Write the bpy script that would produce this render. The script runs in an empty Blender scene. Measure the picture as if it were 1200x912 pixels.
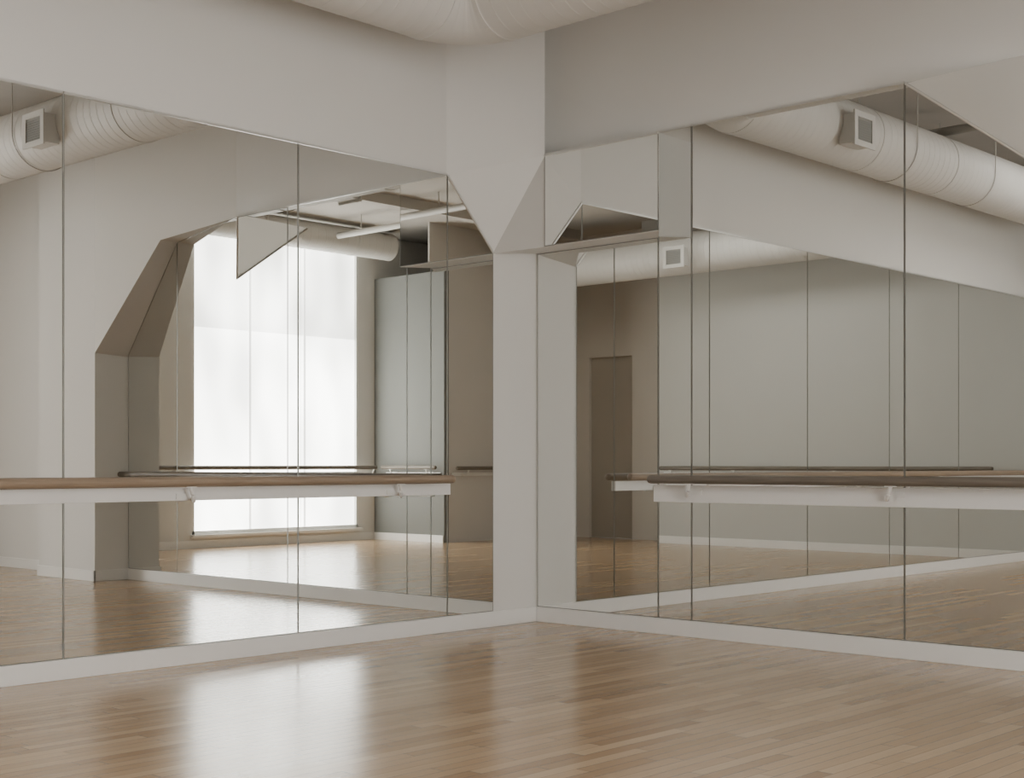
import bpy, bmesh, math, random
from mathutils import Vector, Matrix
random.seed(4)
C = bpy.context.scene.collection
# room axes: x = distance from the right wall's mirror plane, y = distance from the left wall, z up
H = 4.75; RX = 9.5; RY = 9.5

# ---------------------------------------------------------------- materials
def mat(name, col, rough=.6, metal=0, bump=0, bscale=60, var=0, vscale=2.0, emit=None, es=0, spec=.5):
    m = bpy.data.materials.new(name); m.use_nodes = True
    nt = m.node_tree; b = nt.nodes['Principled BSDF']
    b.inputs['Base Color'].default_value = (*col, 1)
    b.inputs['Roughness'].default_value = rough
    b.inputs['Metallic'].default_value = metal
    b.inputs['Specular IOR Level'].default_value = spec
    tc = nt.nodes.new('ShaderNodeTexCoord')
    if var:
        n = nt.nodes.new('ShaderNodeTexNoise'); n.inputs['Scale'].default_value = vscale; n.inputs['Detail'].default_value = 4
        r = nt.nodes.new('ShaderNodeValToRGB')
        r.color_ramp.elements[0].position = .3; r.color_ramp.elements[1].position = .7
        r.color_ramp.elements[0].color = (*[c*(1-var) for c in col], 1)
        r.color_ramp.elements[1].color = (*[min(1, c*(1+var)) for c in col], 1)
        nt.links.new(tc.outputs['Object'], n.inputs['Vector']); nt.links.new(n.outputs['Fac'], r.inputs['Fac'])
        nt.links.new(r.outputs['Color'], b.inputs['Base Color'])
    if bump:
        n2 = nt.nodes.new('ShaderNodeTexNoise'); n2.inputs['Scale'].default_value = bscale
        bp = nt.nodes.new('ShaderNodeBump'); bp.inputs['Strength'].default_value = bump; bp.inputs['Distance'].default_value = .002
        nt.links.new(tc.outputs['Object'], n2.inputs['Vector']); nt.links.new(n2.outputs['Fac'], bp.inputs['Height'])
        nt.links.new(bp.outputs['Normal'], b.inputs['Normal'])
    if emit:
        b.inputs['Emission Color'].default_value = (*emit, 1); b.inputs['Emission Strength'].default_value = es
    return m

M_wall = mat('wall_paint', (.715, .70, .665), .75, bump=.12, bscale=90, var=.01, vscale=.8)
M_splay = mat('splay_lightened', (.81, .795, .757), .75, bump=.12, bscale=90, var=.01, vscale=.8)  # wall colour lightened to offset the shade on the splayed faces
M_face = mat('corner_face_lit', (.745, .73, .695), .75, bump=.12, bscale=90, var=.01, vscale=.8)  # wall colour lightened: the chamfer's extra light is in the paint
M_part = mat('partition_paint', (.20, .203, .19), .85, bump=.12, var=.01, spec=.2)
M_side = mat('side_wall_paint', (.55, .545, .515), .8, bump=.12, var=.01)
M_tan = mat('alcove_paint', (.58, .545, .50), .8, bump=.12, var=.02)
M_soffit = mat('soffit_shaded', (.60, .57, .53), .8, bump=.15, var=.01)  # wall colour darkened so the haunch soffit's shade is painted in
M_shade_tri = mat('bulkhead_shaded', (.54, .52, .485), .8, bump=.12, var=.01)  # darker copy of the wall colour, paints shade on the bulkhead triangle
M_ceil = mat('ceiling_paint', (.52, .49, .45), .85, bump=.3, bscale=30, var=.04)
M_trim = mat('trim_paint', (.82, .81, .78), .45, var=.01)
M_board = mat('board_paint', (.82, .81, .785), .4, var=.01)
M_mirror = mat('mirror_glass', (.83, .838, .817), .0, 1.0)
M_edge = mat('mirror_edge', (.24, .24, .22), .3, .7, var=.05)
M_chan = mat('channel_metal', (.68, .67, .64), .35, .7, var=.03)
M_duct = mat('duct_paint', (.66, .645, .61), .55, bump=.1, var=.02, vscale=3)
M_dark = mat('vent_dark', (.33, .325, .305), .8, var=.05)
M_door = mat('door_paint', (.39, .35, .30), .5, var=.04)
M_pipe = mat('pipe_paint', (.50, .48, .44), .5, var=.03)
M_bracket = mat('bracket_metal', (.80, .79, .76), .35, .1, var=.02)

def translucent_panel(name):
    m = bpy.data.materials.new(name); m.use_nodes = True
    nt = m.node_tree; out = nt.nodes['Material Output']; nt.nodes.remove(nt.nodes['Principled BSDF'])
    tc = nt.nodes.new('ShaderNodeTexCoord'); n = nt.nodes.new('ShaderNodeTexNoise'); n.inputs['Scale'].default_value = 2
    r = nt.nodes.new('ShaderNodeValToRGB'); r.color_ramp.elements[0].color = (.93, .91, .87, 1); r.color_ramp.elements[1].color = (.95, .93, .89, 1)
    d = nt.nodes.new('ShaderNodeBsdfDiffuse'); t = nt.nodes.new('ShaderNodeBsdfTranslucent')
    mx = nt.nodes.new('ShaderNodeMixShader'); mx.inputs[0].default_value = .80  # high share puts light into the gusset's back and dims its front
    L = nt.links.new
    L(tc.outputs['Object'], n.inputs['Vector']); L(n.outputs['Fac'], r.inputs['Fac'])
    L(r.outputs['Color'], d.inputs['Color']); L(r.outputs['Color'], t.inputs['Color'])
    L(d.outputs[0], mx.inputs[1]); L(t.outputs[0], mx.inputs[2]); L(mx.outputs[0], out.inputs['Surface'])
    return m
M_gusset = translucent_panel('gusset_panel')

def wood(name, c1, c2, rough):
    m = bpy.data.materials.new(name); m.use_nodes = True
    nt = m.node_tree; b = nt.nodes['Principled BSDF']; b.inputs['Roughness'].default_value = rough
    tc = nt.nodes.new('ShaderNodeTexCoord'); mp = nt.nodes.new('ShaderNodeMapping')
    mp.inputs['Scale'].default_value = (1.2, 30, 30)
    n = nt.nodes.new('ShaderNodeTexNoise'); n.inputs['Scale'].default_value = 3; n.inputs['Detail'].default_value = 6
    r = nt.nodes.new('ShaderNodeValToRGB'); r.color_ramp.elements[0].position = .3; r.color_ramp.elements[1].position = .7
    r.color_ramp.elements[0].color = (*c1, 1); r.color_ramp.elements[1].color = (*c2, 1)
    L = nt.links.new
    L(tc.outputs['Object'], mp.inputs['Vector']); L(mp.outputs['Vector'], n.inputs['Vector'])
    L(n.outputs['Fac'], r.inputs['Fac']); L(r.outputs['Color'], b.inputs['Base Color'])
    return m
M_rail_a = wood('rail_wood', (.24, .175, .12), (.33, .25, .175), .4)
M_rail_b = wood('rail_wood_dark', (.13, .11, .085), (.19, .162, .128), .45)

def floor_mat():
    m = bpy.data.materials.new('floor_wood'); m.use_nodes = True
    nt = m.node_tree; b = nt.nodes['Principled BSDF']; L = nt.links.new
    def math_(op, a, bb=None):
        n = nt.nodes.new('ShaderNodeMath'); n.operation = op
        if hasattr(a, 'links'): L(a, n.inputs[0])
        else: n.inputs[0].default_value = a
        if bb is not None:
            if hasattr(bb, 'links'): L(bb, n.inputs[1])
            else: n.inputs[1].default_value = bb
        return n.outputs[0]
    tc = nt.nodes.new('ShaderNodeTexCoord'); sp = nt.nodes.new('ShaderNodeSeparateXYZ'); L(tc.outputs['Object'], sp.inputs[0])
    W = .07
    rx = math_('DIVIDE', sp.outputs['Y'], W); row = math_('FLOOR', rx); fx = math_('FRACT', rx)
    wn = nt.nodes.new('ShaderNodeTexWhiteNoise'); wn.noise_dimensions = '1D'; L(row, wn.inputs['W'])
    wn2 = nt.nodes.new('ShaderNodeTexWhiteNoise'); wn2.noise_dimensions = '1D'; L(math_('ADD', row, 71.3), wn2.inputs['W'])
    ln = math_('ADD', math_('MULTIPLY', wn2.outputs['Value'], .6), .6)      # plank length of the row
    yy = math_('ADD', math_('DIVIDE', sp.outputs['X'], ln), math_('MULTIPLY', wn.outputs['Value'], 9.0))
    col = math_('FLOOR', yy); fy = math_('FRACT', yy)
    cv = nt.nodes.new('ShaderNodeCombineXYZ'); L(row, cv.inputs[0]); L(col, cv.inputs[1])
    w3 = nt.nodes.new('ShaderNodeTexWhiteNoise'); w3.noise_dimensions = '2D'; L(cv.outputs[0], w3.inputs['Vector'])
    r = nt.nodes.new('ShaderNodeValToRGB'); e = r.color_ramp.elements
    e[0].position = 0; e[0].color = (.34, .217, .12, 1); e[1].position = 1; e[1].color = (.535, .382, .23, 1)
    k = e.new(.2); k.color = (.40, .266, .152, 1); k = e.new(.8); k.color = (.47, .324, .19, 1)
    L(w3.outputs['Value'], r.inputs['Fac'])
    mp2 = nt.nodes.new('ShaderNodeMapping'); mp2.inputs['Scale'].default_value = (2.2, 40, 1)
    L(tc.outputs['Object'], mp2.inputs['Vector'])
    n = nt.nodes.new('ShaderNodeTexNoise'); n.inputs['Scale'].default_value = 2.2; n.inputs['Detail'].default_value = 5
    L(mp2.outputs['Vector'], n.inputs['Vector'])
    g = nt.nodes.new('ShaderNodeMapRange'); g.inputs['From Min'].default_value = .3; g.inputs['From Max'].default_value = .7
    g.inputs['To Min'].default_value = .93; g.inputs['To Max'].default_value = 1.05; L(n.outputs['Fac'], g.inputs['Value'])
    jx = math_('LESS_THAN', fx, .045); jy = math_('LESS_THAN', math_('MULTIPLY', fy, ln), .004)
    j = math_('MAXIMUM', jx, jy)
    dk = math_('SUBTRACT', 1.0, math_('MULTIPLY', j, .5))
    val = math_('MULTIPLY', g.outputs[0], dk)
    mx = nt.nodes.new('ShaderNodeMix'); mx.data_type = 'RGBA'; mx.blend_type = 'MULTIPLY'; mx.inputs['Factor'].default_value = 1
    cc = nt.nodes.new('ShaderNodeCombineColor')
    for q in range(3): L(val, cc.inputs[q])
    L(r.outputs['Color'], mx.inputs['A']); L(cc.outputs['Color'], mx.inputs['B'])
    L(mx.outputs['Result'], b.inputs['Base Color'])
    ro = math_('ADD', math_('MULTIPLY', w3.outputs['Value'], .02), .215)
    L(ro, b.inputs['Roughness'])
    b.inputs['Specular IOR Level'].default_value = .45
    b.inputs['Coat Weight'].default_value = .22; b.inputs['Coat Roughness'].default_value = .16
    return m
M_floor = floor_mat()

def shade_mat(name, lo, hi):  # emission stands for daylight coming through the window shades
    m = bpy.data.materials.new(name); m.use_nodes = True
    nt = m.node_tree; b = nt.nodes['Principled BSDF']; L = nt.links.new
    b.inputs['Base Color'].default_value = (.85, .85, .84, 1); b.inputs['Roughness'].default_value = .9
    tc = nt.nodes.new('ShaderNodeTexCoord'); mp = nt.nodes.new('ShaderNodeMapping'); mp.inputs['Scale'].default_value = (1.3, 1, .6)
    n = nt.nodes.new('ShaderNodeTexNoise'); n.inputs['Scale'].default_value = 1.1; n.inputs['Detail'].default_value = 1
    mr = nt.nodes.new('ShaderNodeMapRange'); mr.inputs['From Min'].default_value = .3; mr.inputs['From Max'].default_value = .7
    mr.inputs['To Min'].default_value = lo; mr.inputs['To Max'].default_value = hi
    L(tc.outputs['Object'], mp.inputs['Vector']); L(mp.outputs['Vector'], n.inputs['Vector'])
    L(n.outputs['Fac'], mr.inputs['Value']); L(mr.outputs['Result'], b.inputs['Emission Strength'])
    b.inputs['Emission Color'].default_value = (1, .99, .97, 1)
    return m
M_shade_lo = shade_mat('shade_lower', 7.0, 14.0)
M_shade_hi = shade_mat('shade_upper', 3.8, 9.5)
M_mullion_dim = shade_mat('mullion_dim', 3.0, 4.5)

# ---------------------------------------------------------------- mesh helpers
def face(bm, pts):
    bm.faces.new([bm.verts.new(p) for p in pts])
def box(bm, x0, x1, y0, y1, z0, z1):
    v = [bm.verts.new(p) for p in [(x0,y0,z0),(x1,y0,z0),(x1,y1,z0),(x0,y1,z0),(x0,y0,z1),(x1,y0,z1),(x1,y1,z1),(x0,y1,z1)]]
    for f in [(3,2,1,0),(4,5,6,7),(0,1,5,4),(1,2,6,5),(2,3,7,6),(3,0,4,7)]:
        bm.faces.new([v[i] for i in f])
def prism(bm, pts, d):
    d = Vector(d); a = [bm.verts.new(p) for p in pts]; b = [bm.verts.new(Vector(p)+d) for p in pts]
    n = len(pts)
    bm.faces.new(a[::-1]); bm.faces.new(b)
    for i in range(n):
        j = (i+1) % n; bm.faces.new([a[i], a[j], b[j], b[i]])
def tube(bm, path, radii, seg=20, cap=True):
    rings = []
    for i, p in enumerate(path):
        p = Vector(p)
        t = (Vector(path[min(i+1, len(path)-1)]) - Vector(path[max(i-1, 0)])).normalized()
        up = Vector((0,0,1)) if abs(t.z) < .9 else Vector((1,0,0))
        s = t.cross(up).normalized(); u = s.cross(t).normalized()
        r = radii[i] if isinstance(radii, (list, tuple)) else radii
        rings.append([bm.verts.new(p + s*math.cos(2*math.pi*k/seg)*r + u*math.sin(2*math.pi*k/seg)*r) for k in range(seg)])
    for a, b in zip(rings, rings[1:]):
        for k in range(seg):
            bm.faces.new([a[k], a[(k+1)%seg], b[(k+1)%seg], b[k]])
    if cap:
        bm.faces.new(rings[0][::-1]); bm.faces.new(rings[-1])
def obj(name, bm, m, parent=None, smooth=False, bevel=0):
    bmesh.ops.recalc_face_normals(bm, faces=bm.faces)
    me = bpy.data.meshes.new(name); bm.to_mesh(me); bm.free()
    me.materials.append(m)
    if smooth:
        for p in me.polygons: p.use_smooth = True
    o = bpy.data.objects.new(name, me); C.objects.link(o)
    if parent:
        o.parent = parent; o.matrix_parent_inverse = Matrix.Translation(-parent.location)
    if bevel:
        md = o.modifiers.new('bevel', 'BEVEL'); md.width = bevel; md.segments = 2; md.limit_method = 'ANGLE'
    return o
def struct(name, bm, m, parent=None, **k):
    o = obj(name, bm, m, parent, **k)
    if not parent: o['kind'] = 'structure'
    return o
def tag(o, label, cat, group=None):
    o['label'] = label; o['category'] = cat
    if group: o['group'] = group
    return o
def thing(name, label, cat, loc=(0,0,0), group=None):
    o = bpy.data.objects.new(name, None); o.location = loc; o.empty_display_size = .1; C.objects.link(o)
    return tag(o, label, cat, group)
B = bmesh.new

# ---------------------------------------------------------------- room shell
bm = B(); box(bm, -.3, RX+.3, -.3, RY+.3, -.1, 0); struct('floor', bm, M_floor)
bm = B(); box(bm, -.3, RX+.3, -.3, RY+.3, H, H+.1); struct('ceiling', bm, M_ceil)
bm = B(); box(bm, -.3, RX+.3, -.25, 0, 0, H); struct('wall_left', bm, M_wall)
ZB = 2.752; ZT = 3.412; ZM = 3.474; FX = .20; PV = .263; PE = 1.294; V1, V2 = 1.144, 1.4257
bm = B()
box(bm, -.25, 0, 0, RY, 0, H)
A0=(.94,0,3.2); A1=(.472,0,2.70); P=(FX,PV,ZT); Q=(FX,PV,ZB)
face(bm, [P, (FX,PV,H), (0,.086,H), (0,.086,ZT)])       # return of the chamfer
face(bm, [Q, P, (FX,PE,ZT), (FX,PE,ZB)])
face(bm, [A1, Q, (FX,PE,ZB), (0,V1,ZB), (0,0,ZB)])      # bulkhead underside
face(bm, [P, (0,.086,ZT), (0,V1,ZM), (FX,PE,ZT)])       # ledge
face(bm, [(FX,PE,ZB), (FX,PE,ZT), (0,V1,ZM), (0,V1,ZB)])
box(bm, 0, .38, 5.61, 6.72, 0, H)
struct('wall_right', bm, M_wall)
# far end: the wall splays out to a pier with a haunch
NV = 3.77
N0=(0,NV,ZM); O0=(.20,4.72,3.345); O1=(.38,5.61,2.29); K0=(0,4.72,3.345); K1=(0,5.61,2.27)
bm = B()
face(bm, [N0, (0,NV,H), (.20,4.72,H), O0])
face(bm, [O0, (.20,4.72,H), (.38,5.61,H), O1])
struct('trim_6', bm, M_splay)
bm = B()
face(bm, [A0, (.94,0,H), (FX,PV,H), P]); face(bm, [A0, P, A1])      # chamfer above the pillar and its haunch facet
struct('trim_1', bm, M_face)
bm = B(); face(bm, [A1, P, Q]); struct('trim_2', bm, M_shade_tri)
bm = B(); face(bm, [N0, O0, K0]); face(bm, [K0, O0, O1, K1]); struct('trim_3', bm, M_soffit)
# triangular gusset standing out from the right wall: one thin translucent sheet with a channel along its edge
G0=Vector((.397,3.192,3.357)); G1=Vector((.001,3.745,3.50)); G2=Vector((.001,3.745,2.900))
gn = (G1-G0).cross(G2-G0).normalized()
if gn.x < 0: gn = -gn
bm = B(); face(bm, [G0, G1, G2]); struct('trim_4', bm, M_gusset)
bm = B(); tube(bm, [G0+gn*.006, G2+gn*.006], .009, 8); struct('trim_5', bm, M_chan)

WX0, WX1, WZ0, WZ1 = 3.43, 6.47, .18, 4.53
bm = B()
box(bm, 0, WX0, RY, RY+.3, 0, H); box(bm, WX1, RX, RY, RY+.3, 0, H)
box(bm, WX0, WX1, RY, RY+.3, 0, WZ0); box(bm, WX0, WX1, RY, RY+.3, WZ1, H)
struct('wall_back', bm, M_wall)
bm = B(); box(bm, 6.8, 6.9, 7.938, RY, 0, 4.07); struct('wall_partition', bm, M_part)
DY0, DY1, DZ = 6.5, 7.37, 2.88
SV = 5.60
bm = B()
box(bm, RX, RX+.25, SV, DY0, 0, H); box(bm, RX, RX+.25, DY1, RY, 0, H); box(bm, RX, RX+.25, DY0, DY1, DZ, H)
box(bm, 6.9, RX, 7.94, 7.97, 0, H); box(bm, 9.0, RX, SV, SV+.02, 0, H)
struct('wall_alcove', bm, M_tan)
bm = B(); box(bm, 9.0, RX+.25, 0, SV, 0, H); struct('wall_side', bm, M_side)
# window with bars and shades
bm = B()
for x in (WX0, WX1-.04):
    box(bm, x, x+.04, RY+.0, RY+.18, WZ0, WZ1)
for z in (WZ0, WZ1-.06):
    box(bm, WX0, WX1, RY+.0, RY+.17, z, z+.06)
w = struct('window_1', bm, M_trim)
bm = B(); box(bm, WX0+.04, WX1-.04, RY+.05, RY+.06, WZ0+.06, 3.10); obj('lower_shade', bm, M_shade_lo, w)
bm = B(); box(bm, WX0+.04, WX1-.04, RY+.05, RY+.06, 3.10, WZ1-.06); obj('upper_shade', bm, M_shade_hi, w)
bm = B(); box(bm, WX0-.03, WX1+.03, RY-.08, RY, WZ0-.03, WZ0+.01); obj('sill', bm, M_trim, w)
for x in (WX0+1.0, WX0+2.0):  # dimmer glowing strips imitate mullions silhouetted through the shades
    bm = B(); box(bm, x, x+.04, RY+.04, RY+.05, WZ0+.06, WZ1-.06); obj('mullion_silhouette', bm, M_mullion_dim, w)
# door
bm = B(); box(bm, RX+.06, RX+.11, DY0, DY1, .005, DZ)
d = struct('door_1', bm, M_door)
bm = B(); tube(bm, [(RX+.06, DY0+.1, 1.0), (RX+.0, DY0+.1, 1.0), (RX+.0, DY0+.2, 1.0)], .012, 10); obj('door_handle', bm, M_chan, d, True)

# baseboards
BH = .11
bm = B(); box(bm, .016, 9.0, 0, .018, 0, BH); struct('baseboard_left', bm, M_trim, bevel=.003)
bm = B(); box(bm, 0, .018, .018, 5.594, 0, BH); box(bm, 0, .396, 5.594, 5.61, 0, BH); box(bm, .38, .396, 5.594, 6.736, 0, BH); box(bm, 0, .38, 6.72, 6.736, 0, BH)
box(bm, 0, .016, 6.736, RY, 0, BH)
struct('baseboard_right', bm, M_trim, bevel=.003)
bm = B(); box(bm, .016, 6.8, RY-.016, RY, 0, BH); box(bm, 6.784, 6.8, 7.95, RY-.016, 0, BH); struct('baseboard_back', bm, M_trim)
bm = B(); box(bm, 8.984, 9.0, .018, SV, 0, BH); struct('baseboard_side', bm, M_trim)

# ---------------------------------------------------------------- mirrors
def mirror(label, pts, n, group, top=()):
    """pts: outline on the wall plane, n: unit normal into the room, top: indices of edges carrying the pale channel"""
    n = Vector(n); P3 = [Vector(p) for p in pts]
    cen = sum(P3, Vector())/len(P3)
    base = Vector((cen.x, cen.y, min(p.z for p in P3)))
    t = thing('mirror_panel', label, 'mirror', base, group)
    bm = B(); prism(bm, [p + n*.002 for p in P3], n*.006); obj('glass', bm, M_mirror, t)
    be, bc = B(), B(); hasc = False
    for i in range(len(P3)):
        a, b = P3[i], P3[(i+1) % len(P3)]
        e = (b-a).normalized(); ins = n.cross(e)
        if ins.dot((a+b)/2 - cen) > 0: ins = -ins
        q = [a, b, b+ins*.004, a+ins*.004]
        if i in top:
            o2 = -ins*.010
            prism(bc, [a+o2, b+o2, b+ins*.004, a+ins*.004], n*.014); hasc = True
        else:
            prism(be, [p + n*.0078 for p in q], n*.0012)
    obj('edge_strip', be, M_edge, t)
    if hasc: obj('top_channel', bc, M_chan, t)
    else: bc.free()
    return t
GL = 'mirror panels on the barre walls'
g = .0025; ZL = 3.2; B0 = BH+.002
mirror('narrow left wall mirror with a slanted top, next to the white corner pillar',
       [(.475,0,B0), (.94-g,0,B0), (.94-g,0,ZL-.004), (.475,0,2.703)], (0,1,0), GL, top=(2,))
ed = [.94, 2.257, 3.873, 5.49, 7.1, 8.985]
lb = ['tall left wall mirror behind the tip of the light brown barre',
      'large left wall mirror reflecting a slanted opening and half of the bright window',
      'left wall mirror at the left edge, reflecting the duct with a square vent',
      'left wall mirror just outside the left edge of the photo', 'left wall mirror farthest of all from the corner pillar']
for i in range(5):
    a, b = ed[i]+g, ed[i+1]-g
    mirror(lb[i], [(a,0,B0), (b,0,B0), (b,0,ZL), (a,0,ZL)], (0,1,0), GL, top=(2,))
mirror('tall mirror just right of the white corner pillar, under the bulkhead, reflecting the brown door',
       [(0,.020,B0), (0,V1-g,B0), (0,V1-g,ZB-.006), (0,.020,ZB-.006)], (1,0,0), GL)
mirror('short mirror high on the corner bulkhead, above the one reflecting the door',
       [(FX,PV+.005,ZB+.004), (FX,PE-.002,ZB+.004), (FX,PE-.002,ZT), (FX,PV+.005,ZT)], (1,0,0), GL, top=(2,))
mirror('narrow tall mirror strip behind the left end of the dark brown barre',
       [(0,V1+g,B0), (0,V2-g,B0), (0,V2-g,ZM), (0,V1+g,ZM)], (1,0,0), GL, top=(2,))
mirror('large right wall mirror behind the dark barre, with a level top edge',
       [(0,V2+g,B0), (0,2.99-g,B0), (0,2.99-g,ZM), (0,V2+g,ZM)], (1,0,0), GL, top=(2,))
mirror('right wall mirror at the right edge, under the slanted white gusset',
       [(0,2.99+g,B0), (0,4.72-g,B0), (0,4.72-g,3.345), (0,NV,ZM), (0,2.99+g,ZM)], (1,0,0), GL)
def zk(v): return 3.345 + (v-4.72)*(2.27-3.345)/.89
mirror('right wall mirror outside the frame, sloping down to the far pier',
       [(0,4.72+g,B0), (0,5.592,B0), (0,5.592,zk(5.592)), (0,4.72+g,3.340)], (1,0,0), GL)

# ---------------------------------------------------------------- barres
def bracket(parent, p, out, side):
    """curved arm from board (at p) out to the rail; out, side unit vectors"""
    o = Vector(out); s = Vector(side); p = Vector(p); U = Vector((0,0,1))
    bm = B()
    prism(bm, [p - s*.06 + U*-.024, p + s*.05 + U*-.018, p + s*.05 + U*.014, p - s*.06 + U*.014], o*.007)
    path = []
    for k in range(15):
        q = k/14; a = q*math.pi*.5
        path.append(p + s*(-.06+.07*q) + o*(.012+.078*math.sin(a)) + U*(-.012 - .030*math.sin(2*a) + .064*(1-math.cos(a))))
    tube(bm, path, .012, 10)
    q = p + o*.090 + s*.01 + U*.050
    prism(bm, [q - s*.035 - o*.012, q + s*.035 - o*.012, q + s*.035 + o*.012, q - s*.035 + o*.012], U*.005)
    obj('bracket', bm, M_bracket, parent)
def barre(label, axis, lo, hi, rlo, off, z0, z1, railmat, brk, sg=1, zr=1.072, r=.029):
    t = thing('ballet_barre', label, 'barre', ((lo+hi)/2, off, z0) if axis == 'x' else (off, (lo+hi)/2, z0), 'wall barres')
    bm = B(); o1, o2 = sorted((off, off+.020*sg))
    if axis == 'x': box(bm, lo, hi, o1, o2, z0, z1)
    else: box(bm, o1, o2, lo, hi, z0, z1)
    obj('mounting_board', bm, M_board, t, bevel=.003)
    ro = off+.110*sg
    a0, a1 = rlo, hi
    n = 14
    pts = [a0, a0+.006, a0+.02] + [a0+.02+(a1-a0-.04)*k/n for k in range(1, n)] + [a1-.02, a1-.006, a1]
    rad = [r*.7, r*.93, r] + [r]*(n-1) + [r, r*.93, r*.7]
    bm = B()
    tube(bm, [(p-(a0+a1)/2, 0, 0) for p in pts], rad, 24)
    rail = obj('rail', bm, railmat, None, True)
    rail.parent = t
    W = Matrix.Translation(((a0+a1)/2, ro, zr)) if axis == 'x' else Matrix.Translation((ro, (a0+a1)/2, zr)) @ Matrix.Rotation(math.pi/2, 4, 'Z')
    rail.matrix_parent_inverse = Matrix.Translation(-t.location); rail.matrix_basis = W
    for b in brk:
        if axis == 'x': bracket(t, (b, off+.020*sg, zr-.082), (0,sg,0), (1,0,0))
        else: bracket(t, (off+.020*sg, b, zr-.082), (sg,0,0), (0,1,0))
    return t
barre('light brown wooden barre on a white board along the left mirrors', 'x', .93, 8.97, .99, .0105, .962, 1.040, M_rail_a, [1.48, 3.12, 4.76, 6.4, 8.0])
barre('darker brown wooden barre on a white board along the right mirrors', 'y', 1.118, 5.58, 1.145, .0105, .915, 1.032, M_rail_b, [1.476, 2.947, 4.42])
barre('distant thin dark barre seen as a line deep in the right mirrors', 'y', .4, 5.5, .4, 8.995, .99, 1.06, M_rail_b, [1.0, 2.6, 4.2, 5.3], -1, 1.115, .03)
barre('distant thin dark barre crossing in front of the reflected window', 'x', .6, 6.66, .6, 9.40, 1.02, 1.06, M_rail_b, [1.0, 2.8, 6.6], -1, 1.125, .03)
barre('short dark barre on the grey partition beside the reflected window', 'y', 8.0, 9.2, 8.0, 6.795, 1.0, 1.05, M_rail_b, [8.2, 9.0], -1, 1.125, .03)
barre('thin dark barre on the brown alcove wall, seen beside the white pillar', 'x', 6.95, 8.4, 6.95, 7.935, 1.0, 1.05, M_rail_b, [7.2, 8.2], -1, 1.115, .028)

# ---------------------------------------------------------------- ducts
DXr, DYl, DX3, DZc, DR = 1.38, .62, 8.32, 4.145, .290
R = .34
path, rad = [], []
def run(a, b):
    a, b = Vector(a), Vector(b); L = (b-a).length; n = int(L/.105)
    d = (b-a)/L
    for k in range(n):
        s = L*k/n
        for ds, rr in ((0, DR), (.006, DR), (.009, DR+.0022), (.012, DR+.0022), (.015, DR), (.021, DR)):
            path.append(a+d*(s+ds)); rad.append(rr)
def elbow(cx, cy, a0, a1):
    for k in range(0, 25):
        a = a0 + (a1-a0)*k/24
        path.append(Vector((cx+R*math.cos(a), cy+R*math.sin(a), DZc))); rad.append(DR+.002 if k % 6 == 0 else DR)
run((DX3, 7.93, DZc), (DX3, DYl+R+.01, DZc))
elbow(DX3-R, DYl+R, 0, -math.pi/2)
run((DX3-R-.01, DYl, DZc), (DXr+R+.01, DYl, DZc))
elbow(DXr+R, DYl+R, -math.pi/2, -math.pi)
run((DXr, DYl+R+.01, DZc), (DXr, 9.4, DZc))
dt = thing('ventilation_duct', 'large white spiral ventilation duct turning a corner under the ceiling', 'duct', (DXr, DYl, DZc-DR))
bm = B(); tube(bm, path, rad, 48); obj('duct_pipe', bm, M_duct, dt, True)
def collar(p, d):
    d = Vector(d); p = Vector(p); bm = B()
    tube(bm, [p-d*.02, p-d*.018, p+d*.018, p+d*.02], [DR+.001, DR+.006, DR+.006, DR+.001], 48, False)
    obj('collar', bm, M_duct, dt)
collar((DXr+R, DYl, DZc), (1,0,0)); collar((DXr, DYl+R, DZc), (0,1,0))
collar((DX3-R, DYl, DZc), (1,0,0)); collar((DX3, DYl+R, DZc), (0,1,0))
for x in (3.7, 5.2): collar((x, DYl, DZc), (1,0,0))
for y in (3.2, 5.4, 7.2): collar((DXr, y, DZc), (0,1,0))
def hanger(p, ax):
    bm = B(); p = Vector(p); ax = Vector(ax)
    for s in (-1, 1):
        tube(bm, [p + ax*s*(DR+.01), p + ax*s*(DR+.01) + Vector((0,0,H-DZc))], .006, 8)
    n = 24
    pts = [p + ax*math.cos(math.pi+math.pi*k/n)*(DR+.010) + Vector((0,0,1))*math.sin(math.pi+math.pi*k/n)*(DR+.010) for k in range(n+1)]
    tube(bm, pts, .005, 8)
    obj('hanger', bm, M_pipe, dt)
for x in (4.3, 6.0): hanger((x, DYl, DZc), (0,1,0))
for y in (4.8, 6.4): hanger((DXr, y, DZc), (1,0,0))
# smaller duct above the window
d2 = thing('ventilation_duct', 'smaller pale duct just above the reflected window', 'duct', (4.3, 9.0, 4.30))
p2, r2 = [], []
for k in range(36):
    x = 1.75 + k*.14
    for ds, rr in ((0, .205), (.006, .205), (.009, .2075), (.012, .2075), (.015, .205), (.021, .205)):
        p2.append((x+ds, 9.0, 4.505)); r2.append(rr)
bm = B(); tube(bm, p2, r2, 36); obj('duct_pipe', bm, M_duct, d2, True)
for x in (2.5, 4.2, 5.9):
    bm = B(); tube(bm, [(x-.02, 9.0, 4.505), (x-.018, 9.0, 4.505), (x+.018, 9.0, 4.505), (x+.02, 9.0, 4.505)], [.206, .212, .212, .206], 36, False)
    tube(bm, [(x, 9.0-.212, 4.505), (x, 9.0-.212, H)], .005, 8); obj('collar', bm, M_duct, d2)

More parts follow.
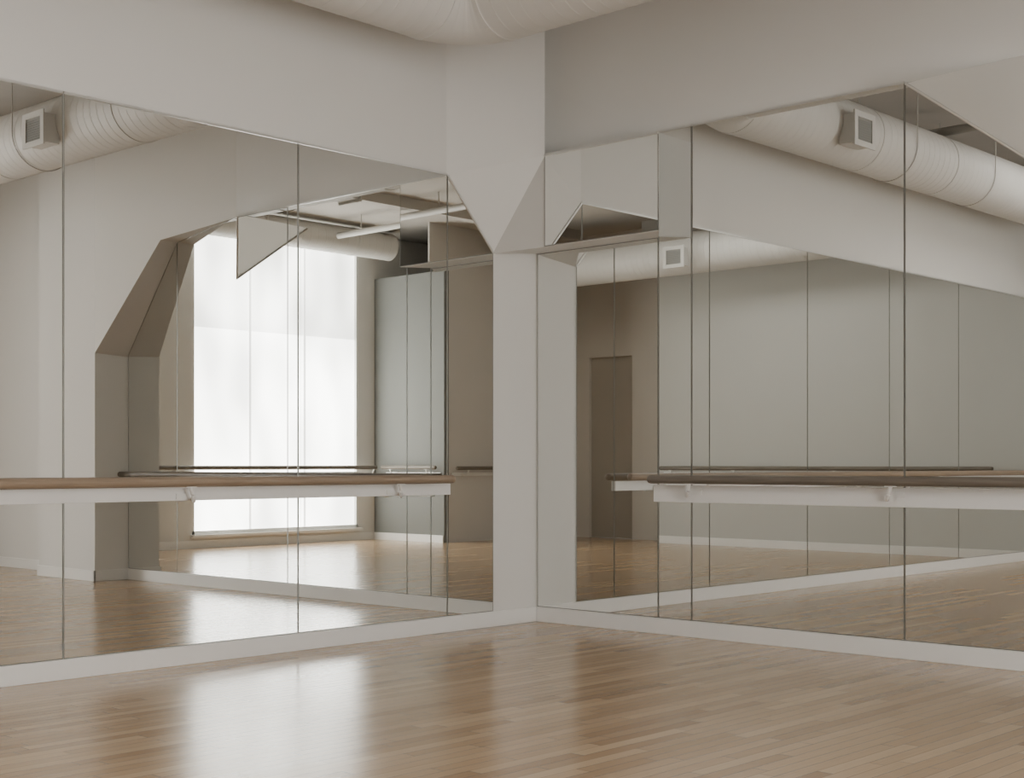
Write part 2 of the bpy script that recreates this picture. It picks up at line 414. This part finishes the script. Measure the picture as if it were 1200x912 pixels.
def vent(label, p, out):
    """square grille on a short neck; p centre on the duct axis, out unit vector"""
    o = Vector(out); s = Vector((0,0,1)).cross(o); U = Vector((0,0,1)); p = Vector(p)
    t = thing('air_vent', label, 'vent', p + o*DR, 'duct vents')
    def bx(bm, c, hs, hu, d):
        prism(bm, [c - s*hs - U*hu, c + s*hs - U*hu, c + s*hs + U*hu, c - s*hs + U*hu], o*d)
    f = p + o*(DR-.04)
    bm = B(); bx(bm, f, .155, .125, .15); obj('neck', bm, M_duct, t)
    c = f + o*.15
    bm = B(); bx(bm, c, .125, .10, .004); obj('opening', bm, M_dark, t)  # dark plate on the closed neck stands for the shaded inside
    bm = B()
    for sx in (-1, 1): bx(bm, c + s*sx*.152, .027, .150, .014)
    for sz in (-1, 1): bx(bm, c + U*sz*.125, .128, .025, .014)
    obj('frame', bm, M_duct, t)
    bm = B()
    for k in range(9):
        q = c + U*(-.084+.020*k) + o*.005
        prism(bm, [q - s*.125, q + s*.125, q + s*.125 + U*.0015, q - s*.125 + U*.0015], o*.008 - U*.006)
    obj('louvre', bm, M_dark, t)
vent('square duct vent seen at the upper right, near the tall mirror seam', (3.11, DYl, DZc-.09), (0,1,0))
vent('square duct vent seen in the mirror at the left edge', (DXr, 4.22, DZc-.09), (1,0,0))
vent('small distant duct vent seen above the left end of the dark barre', (DX3, 4.54, DZc-.10), (-1,0,0))

# ceiling joists and pipes
for i, y in enumerate((2.4, 4.6, 6.8)):
    bm = B(); box(bm, 0.4, 9.0, y, y+.16, H-.14, H); struct('trim_%d' % (i+7), bm, M_ceil)
for i, (a, b, r_, lab) in enumerate([((5.4,.05,4.50),(5.4,8.7,4.50),.045,'grey sprinkler pipe under the ceiling, seen at the top right of the mirrors'),
                                ((3.4,.05,4.52),(3.4,8.7,4.52),.03,'thin grey conduit under the ceiling beside the sprinkler pipe')]):
    t = thing('ceiling_pipe', lab, 'pipe', a)
    bm = B(); tube(bm, [a, b], r_, 16); obj('pipe', bm, M_pipe, t, True)
    for y in (2.0, 4.2, 6.2, 8.2):
        bm = B(); tube(bm, [(a[0], y, a[2]), (a[0], y, H)], .008, 8); obj('hanger', bm, M_pipe, t)

def area(name, loc, rot, sx, sy, e, col=(1,.98,.955)):
    l = bpy.data.lights.new(name, 'AREA'); l.shape = 'RECTANGLE'; l.size = sx; l.size_y = sy; l.energy = e; l.color = col
    o = bpy.data.objects.new(name, l); o.location = loc; o.rotation_euler = rot; C.objects.link(o)
area('ceiling_fill', (6.7, 3.0, 4.58), (0,0,0), 1.2, 3.0, 80)  # added fill lamp, set where the mirrors do not show it
wd = bpy.data.worlds.new('World'); bpy.context.scene.world = wd; wd.use_nodes = True
wd.node_tree.nodes['Background'].inputs['Color'].default_value = (.8, .85, .9, 1)
wd.node_tree.nodes['Background'].inputs['Strength'].default_value = .5

# ---------------------------------------------------------------- camera
cam = bpy.data.cameras.new('Camera'); co = bpy.data.objects.new('Camera', cam); C.objects.link(co)
co.location = (7.79, 6.98, 1.176)
fwd = Vector((-.733, -.68, 0)); co.rotation_euler = fwd.to_track_quat('-Z', 'Y').to_euler()
cam.sensor_width = 36; cam.lens = 1636/1200*36; cam.shift_y = 88/1200
cam.clip_start = .05
bpy.context.scene.camera = co
